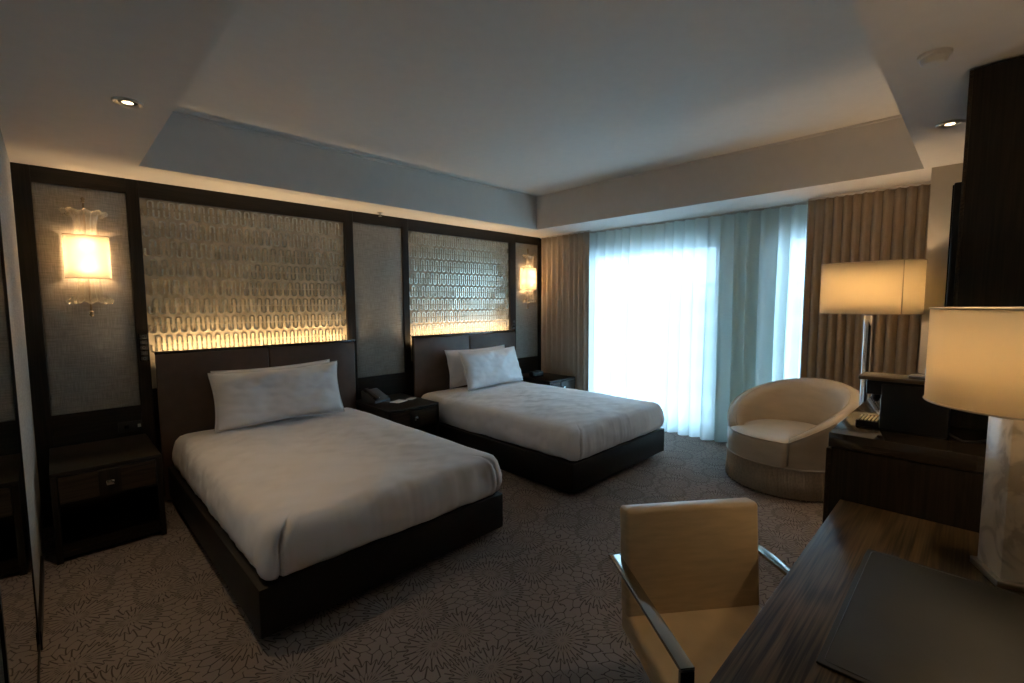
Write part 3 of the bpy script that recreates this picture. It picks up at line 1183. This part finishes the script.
def shade_part(t, outl, z0, z1, rim_mat='brass_dark'):
    bm = bmesh.new()
    loft(bm, [[(x, y, z0) for x, y in outl], [(x, y, (z0 + z1) / 2) for x, y in outl], [(x, y, z1) for x, y in outl]], True)
    sh = obj('lamp_shade', bm, 'shade_cloth', t, smooth=True)
    s = sh.modifiers.new('thick', 'SOLIDIFY')
    s.thickness = 0.002
    for z in (z0, z1):
        bm = bmesh.new()
        tube(bm, [(x, y, z) for x, y in outl], .003, 6, closed=True)
        obj('shade_trim', bm, 'piping_cord', sh, smooth=True)
    return sh


t = thing('floor_lamp', 'chrome floor lamp with wide oval shade behind the armchair', 'lamp', (3.10, -3.985, 0))
bm = bmesh.new()
lathe(bm, [(.14, 0), (.14, .012), (.13, .02), (.03, .026), (.024, .04)], 40)
obj('base', bm, 'chrome', t, smooth=True, angle=40)
bm = bmesh.new()
lathe(bm, [(.027, .03), (.027, 1.44), (.020, 1.455), (.020, 1.47)], 28)
obj('pole', bm, 'chrome', t, smooth=True, angle=40)
bm = bmesh.new()
lathe(bm, [(.036, 1.452), (.036, 1.462), (.012, 1.468), (.012, 1.56)], 24)
obj('collar', bm, 'satin_steel', t, smooth=True, angle=40)
sh = shade_part(t, oval(.155, .307, 2.8), 1.463, 1.842)
boxo('shade_seam', (-.156, -.152, -.205, -.199, 1.465, 1.840), 'piping_cord', sh)
bm = bmesh.new()
for a_ in (0, PI / 2, PI, 3 * PI / 2):
    tube(bm, [(0, 0, 1.56), (.150 * math.cos(a_), .302 * math.sin(a_), 1.56)], .003, 6)
obj('shade_spider', bm, 'satin_steel', t)
for s in (-1, 1):
    bm = bmesh.new()
    lathe(bm, [(.012, 1.57), (.014, 1.60), (.030, 1.645), (.028, 1.675), (.008, 1.695)], 16, 0, s * .07)
    obj('bulb', bm, 'bulb_glow', t, smooth=True)
    point_light(t, (0, s * .08, 1.655), 8.0, .035)


# ------------------------------------------------------------------ desk lamp
t = thing('table_lamp', 'marble table lamp with cream drum shade on the desk', 'lamp', (0.695, -4.685, 0.75))
rz = math.radians(23)
boxo_ = []
for nm, hw, z0, z1, mt_n, bv in (('plinth', .072, 0, .020, 'satin_steel', .002), ('column', .060, .020, .50, 'marble', .003), ('cap', .030, .50, .515, 'satin_steel', .002)):
    bm = bmesh.new()
    box(bm, -hw, hw, -hw, hw, z0, z1, bevel=bv, mtx=Matrix.Rotation(rz, 4, 'Z'))
    obj(nm, bm, mt_n, t, smooth=True, angle=40)
sh = shade_part(t, oval(.222, .222, 2.0), .505, .782)
bm = bmesh.new()
lathe(bm, [(.010, .515), (.010, .60)], 12)
for a_ in (0.3, 0.3 + 2 * PI / 3, 0.3 + 4 * PI / 3):
    tube(bm, [(0, 0, .59), (.219 * math.cos(a_), .219 * math.sin(a_), .59)], .0025, 6)
obj('shade_spider', bm, 'satin_steel', t)
bm = bmesh.new()
lathe(bm, [(.012, .60), (.014, .62), (.030, .66), (.028, .69), (.008, .71)], 16)
obj('bulb', bm, 'bulb_glow', t, smooth=True)
point_light(t, (0, 0, .665), 9.5, .035)

# ------------------------------------------------------------------ desk
t = thing('desk', 'dark oak writing desk along the right wall', 'desk', (0.13, -4.572, 0))
boxo('desk_top', (-.88, .875, -.365, .362, .705, .75), 'desk_oak', t, bevel=.003)
boxo('end_panel', (-.86, -.82, -.345, .30, 0, .705), 'dark_oak_v', t)
boxo('end_panel', (.83, .87, -.345, .30, 0, .705), 'dark_oak_v', t)
boxo('modesty_panel', (-.82, .83, -.345, -.32, .25, .705), 'dark_oak_h', t)
o = thing('desk_pad', 'black leather desk pad lying on the writing desk', 'desk pad', (0.258, -4.585, 0.75))
boxo('pad', (-.335, .335, -.228, .228, 0, .007), 'desk_pad_leather', o, bevel=.003)
bm = bmesh.new()
pts = [(x, y, .0072) for x, y in rrect(.322, .215, .01, 3)]
tube(bm, pts, .0009, 4, closed=True)
obj('stitching', bm, 'black_plastic', o)

# ------------------------------------------------------------------ credenza
t = thing('credenza', 'tall dark oak credenza with polished top at the end of the desk', 'cabinet', (1.785, -4.554, 0))
boxo('cabinet_body', (-.765, .765, -.39, .385, .06, .955), 'dark_oak_v', t)
boxo('kick_plinth', (-.74, .74, -.38, .33, 0, .06), 'black_plastic', t)
boxo('polished_top', (-.77, .77, -.395, .396, .957, 1.017), 'stone_top', t, bevel=.003)
for i in range(3):
    d = boxo('door', (-.755 + .505 * i, -.755 + .505 * i + .498, .385, .405, .075, .945), 'drawer_oak', t, bevel=.002, seg=1)
    boxo('handle', (-.755 + .505 * i + .45, -.755 + .505 * i + .462, .405, .425, .45, .62), 'satin_steel', d, bevel=.002)

# coffee machine seen from its side
t = thing('coffee_machine', 'black capsule coffee machine standing on the credenza', 'coffee machine', (1.275, -4.37, 1.017))
boxo('machine_body', (-.075, .075, -.14, .072, .0, .195), 'black_plastic', t, bevel=.008)
boxo('brew_head', (-.070, .070, -.12, .122, .146, .205), 'black_plastic', t, bevel=.005)
boxo('lid', (-.078, .078, -.145, .150, .206, .222), 'brown_lid', t, bevel=.004)
bm = bmesh.new()
lathe(bm, [(.016, .146), (.016, .125), (.010, .108)], 16, 0, .095)
obj('nozzle', bm, 'black_plastic', t, smooth=True)
d = boxo('drip_tray', (-.062, .062, .074, .155, 0, .026), 'black_plastic', t, bevel=.004)
for i in range(6):
    boxo('grid_bar', (-.055, .055, .082 + .0125 * i, .087 + .0125 * i, .026, .031), 'satin_steel', d)
lv = boxo('lever', (-.05, .05, -.13, -.010, .222, .236), 'chrome', t, bevel=.005)
bm = bmesh.new()
lathe(bm, [(.016, .236), (.018, .242), (.018, .262), (.014, .268)], 18, 0, -.075)
obj('lever_knob', bm, 'chrome', lv, smooth=True, angle=40)
bm = bmesh.new()
tube(bm, [(-.06, -.13, .03), (-.07, -.16, .012), (-.085, -.185, .005), (-.06, -.22, .005), (.02, -.26, .005), (.05, -.32, .005)], .004, 8)
obj('power_cord', bm, 'black_plastic', t, smooth=True)

# ------------------------------------------------------------------ television and its panel
t = thing('media_cabinet', 'tall dark oak cabinet carrying the television above the credenza', 'cabinet', (2.32, -4.715, 1.017))
boxo('panel_body', (-.85, .85, -.225, .212, 0.002, 1.470), 'dark_oak_v', t)
boxo('panel_face', (-.85, .85, .212, .225, 0.002, 1.470), 'drawer_oak', t, bevel=.002, seg=1)
t = thing('television', 'thin black flat television seen edge on beside the oak panel', 'television', (2.42, -4.489, 1.42))
boxo('television_case', (-.60, .60, 0, .035, 0, .69), 'black_plastic', t, bevel=.006)
boxo('screen', (-.59, .59, .035, .040, .012, .68), 'black_gloss', t)

# ------------------------------------------------------------------ desk chair
t = thing('desk_chair', 'tan leather desk chair with flat chrome arms pulled up to the desk', 'chair', (0.185, -4.085, 0), math.atan2(-.79, -.61))
bm = bmesh.new()
box(bm, -.035, .035, -.25, .25, 0, .38, bevel=.016, seg=3)
bmesh.ops.transform(bm, matrix=Matrix.Translation((-.238, 0, .455)) @ Matrix.Rotation(math.radians(-5), 4, 'Y'), verts=bm.verts[:])
obj('backrest', bm, 'chair_leather', t, smooth=True, angle=50)
bm = bmesh.new()
box(bm, -.275, .27, -.25, .25, .385, .470, bevel=.018, seg=3)
obj('seat', bm, 'chair_leather', t, smooth=True, angle=50)
for s in (-1, 1):
    y0, y1 = (s * .252, s * .290) if s > 0 else (s * .290, s * .252)
    bm = bmesh.new()
    box(bm, -.28, .245, y0, y1, .644, .656, bevel=.002)
    box(bm, .233, .245, y0, y1, .012, .644, bevel=.002)
    box(bm, -.30, .245, y0, y1, 0, .012, bevel=.002)
    obj('arm_frame', bm, 'dark_chrome', t, smooth=True, angle=40)
boxo('seat_bracket', (-.292, -.280, -.290, .290, .638, .656), 'dark_chrome', t, bevel=.002)
boxo('cross_bar', (.150, .190, -.252, .252, .372, .384), 'dark_chrome', t, bevel=.002)
boxo('cross_bar', (.20, .233, -.252, .252, .355, .372), 'dark_chrome', t, bevel=.002)

# ------------------------------------------------------------------ mirror on the left wall
t = thing('wall_mirror', 'tall dark framed mirror door on the left wall', 'mirror', (XL, -2.335, 0))
boxo('mirror_glass', (0, .003, -.64, .64, .05, 2.42), 'mirror_silver', t)
for b in ((0, .006, .64, .665, .02, 2.45), (0, .006, -.665, -.64, .02, 2.45), (0, .006, -.64, .64, .02, .05), (0, .006, -.64, .64, 2.42, 2.45)):
    boxo('frame_bar', b, 'dark_oak_v', t)


# ------------------------------------------------------------------ ceiling fittings
def downlight(x, y, label, power):
    t = thing('downlight', label, 'ceiling light', (x, y, ZC), group='recessed downlights')
    bm = bmesh.new()
    lathe(bm, [(.060, -.0005), (.060, -.006), (.050, -.010), (.040, -.004), (.036, -.0005)], 36, cap0=False, cap1=False)
    obj('trim_ring', bm, 'satin_steel', t, smooth=True)
    bm = bmesh.new()
    lathe(bm, [(.038, -.001), (.036, -.003), (.021, -.004)], 28, cap0=False, cap1=False)
    obj('baffle', bm, 'black_plastic', t, smooth=True)
    bm = bmesh.new()
    lathe(bm, [(.021, -.0035), (.016, -.005), (.004, -.006)], 28, cap0=False)
    obj('lamp_lens', bm, 'bulb_glow', t, smooth=True)
    ld = bpy.data.lights.new('downlight_beam', 'SPOT')
    ld.energy = power
    ld.color = (1.0, 0.70, 0.40)
    ld.spot_size = math.radians(85)
    ld.spot_blend = 0.8
    ld.shadow_soft_size = .03
    o = bpy.data.objects.new('downlight_beam', ld)
    C.objects.link(o)
    o.parent = t
    o.location = (0, 0, -.02)


downlight(-0.925, -1.72, 'lit recessed downlight in the soffit above the near nightstand', 8)
downlight(2.235, -4.405, 'lit recessed downlight in the soffit above the television', 6)
downlight(0.250, -4.405, 'lit recessed downlight in the soffit above the desk', 4)
t = thing('smoke_detector', 'round white smoke detector on the soffit over the television panel', 'smoke detector', (1.235, -4.396, ZC))
bm = bmesh.new()
lathe(bm, [(.052, 0), (.052, -.010), (.046, -.014)], 36)
obj('mount', bm, 'white_paint', t, smooth=True, angle=40)
bm = bmesh.new()
lathe(bm, [(.042, -.012), (.042, -.024), (.034, -.036), (.012, -.040)], 36)
obj('sensor_cap', bm, 'white_paint', t, smooth=True, angle=40)
t = thing('sprinkler', 'tiny chrome sprinkler in the ceiling over the headboard wall', 'sprinkler', (1.25, -0.13, ZC))
bm = bmesh.new()
lathe(bm, [(.032, 0), (.032, -.004), (.012, -.008), (.010, -.020)], 24)
obj('escutcheon', bm, 'satin_steel', t, smooth=True, angle=40)
bm = bmesh.new()
lathe(bm, [(.004, -.018), (.004, -.032), (.018, -.034), (.018, -.036)], 18)
obj('deflector', bm, 'satin_steel', t, smooth=True, angle=40)

# ------------------------------------------------------------------ building across the street, behind the sheer
t = thing('office_building', 'pale banded building faintly seen through the sheer', 'building', (34, 4, -30))
boxo('facade_core', (0, 8, -14, 16, 0, 33), 'facade_glass', t)
for k in range(16):
    boxo('floor_slab', (-.6, 8, -14.3, 16.3, 1.0 + 2.05 * k, 2.0 + 2.05 * k), 'concrete', t)
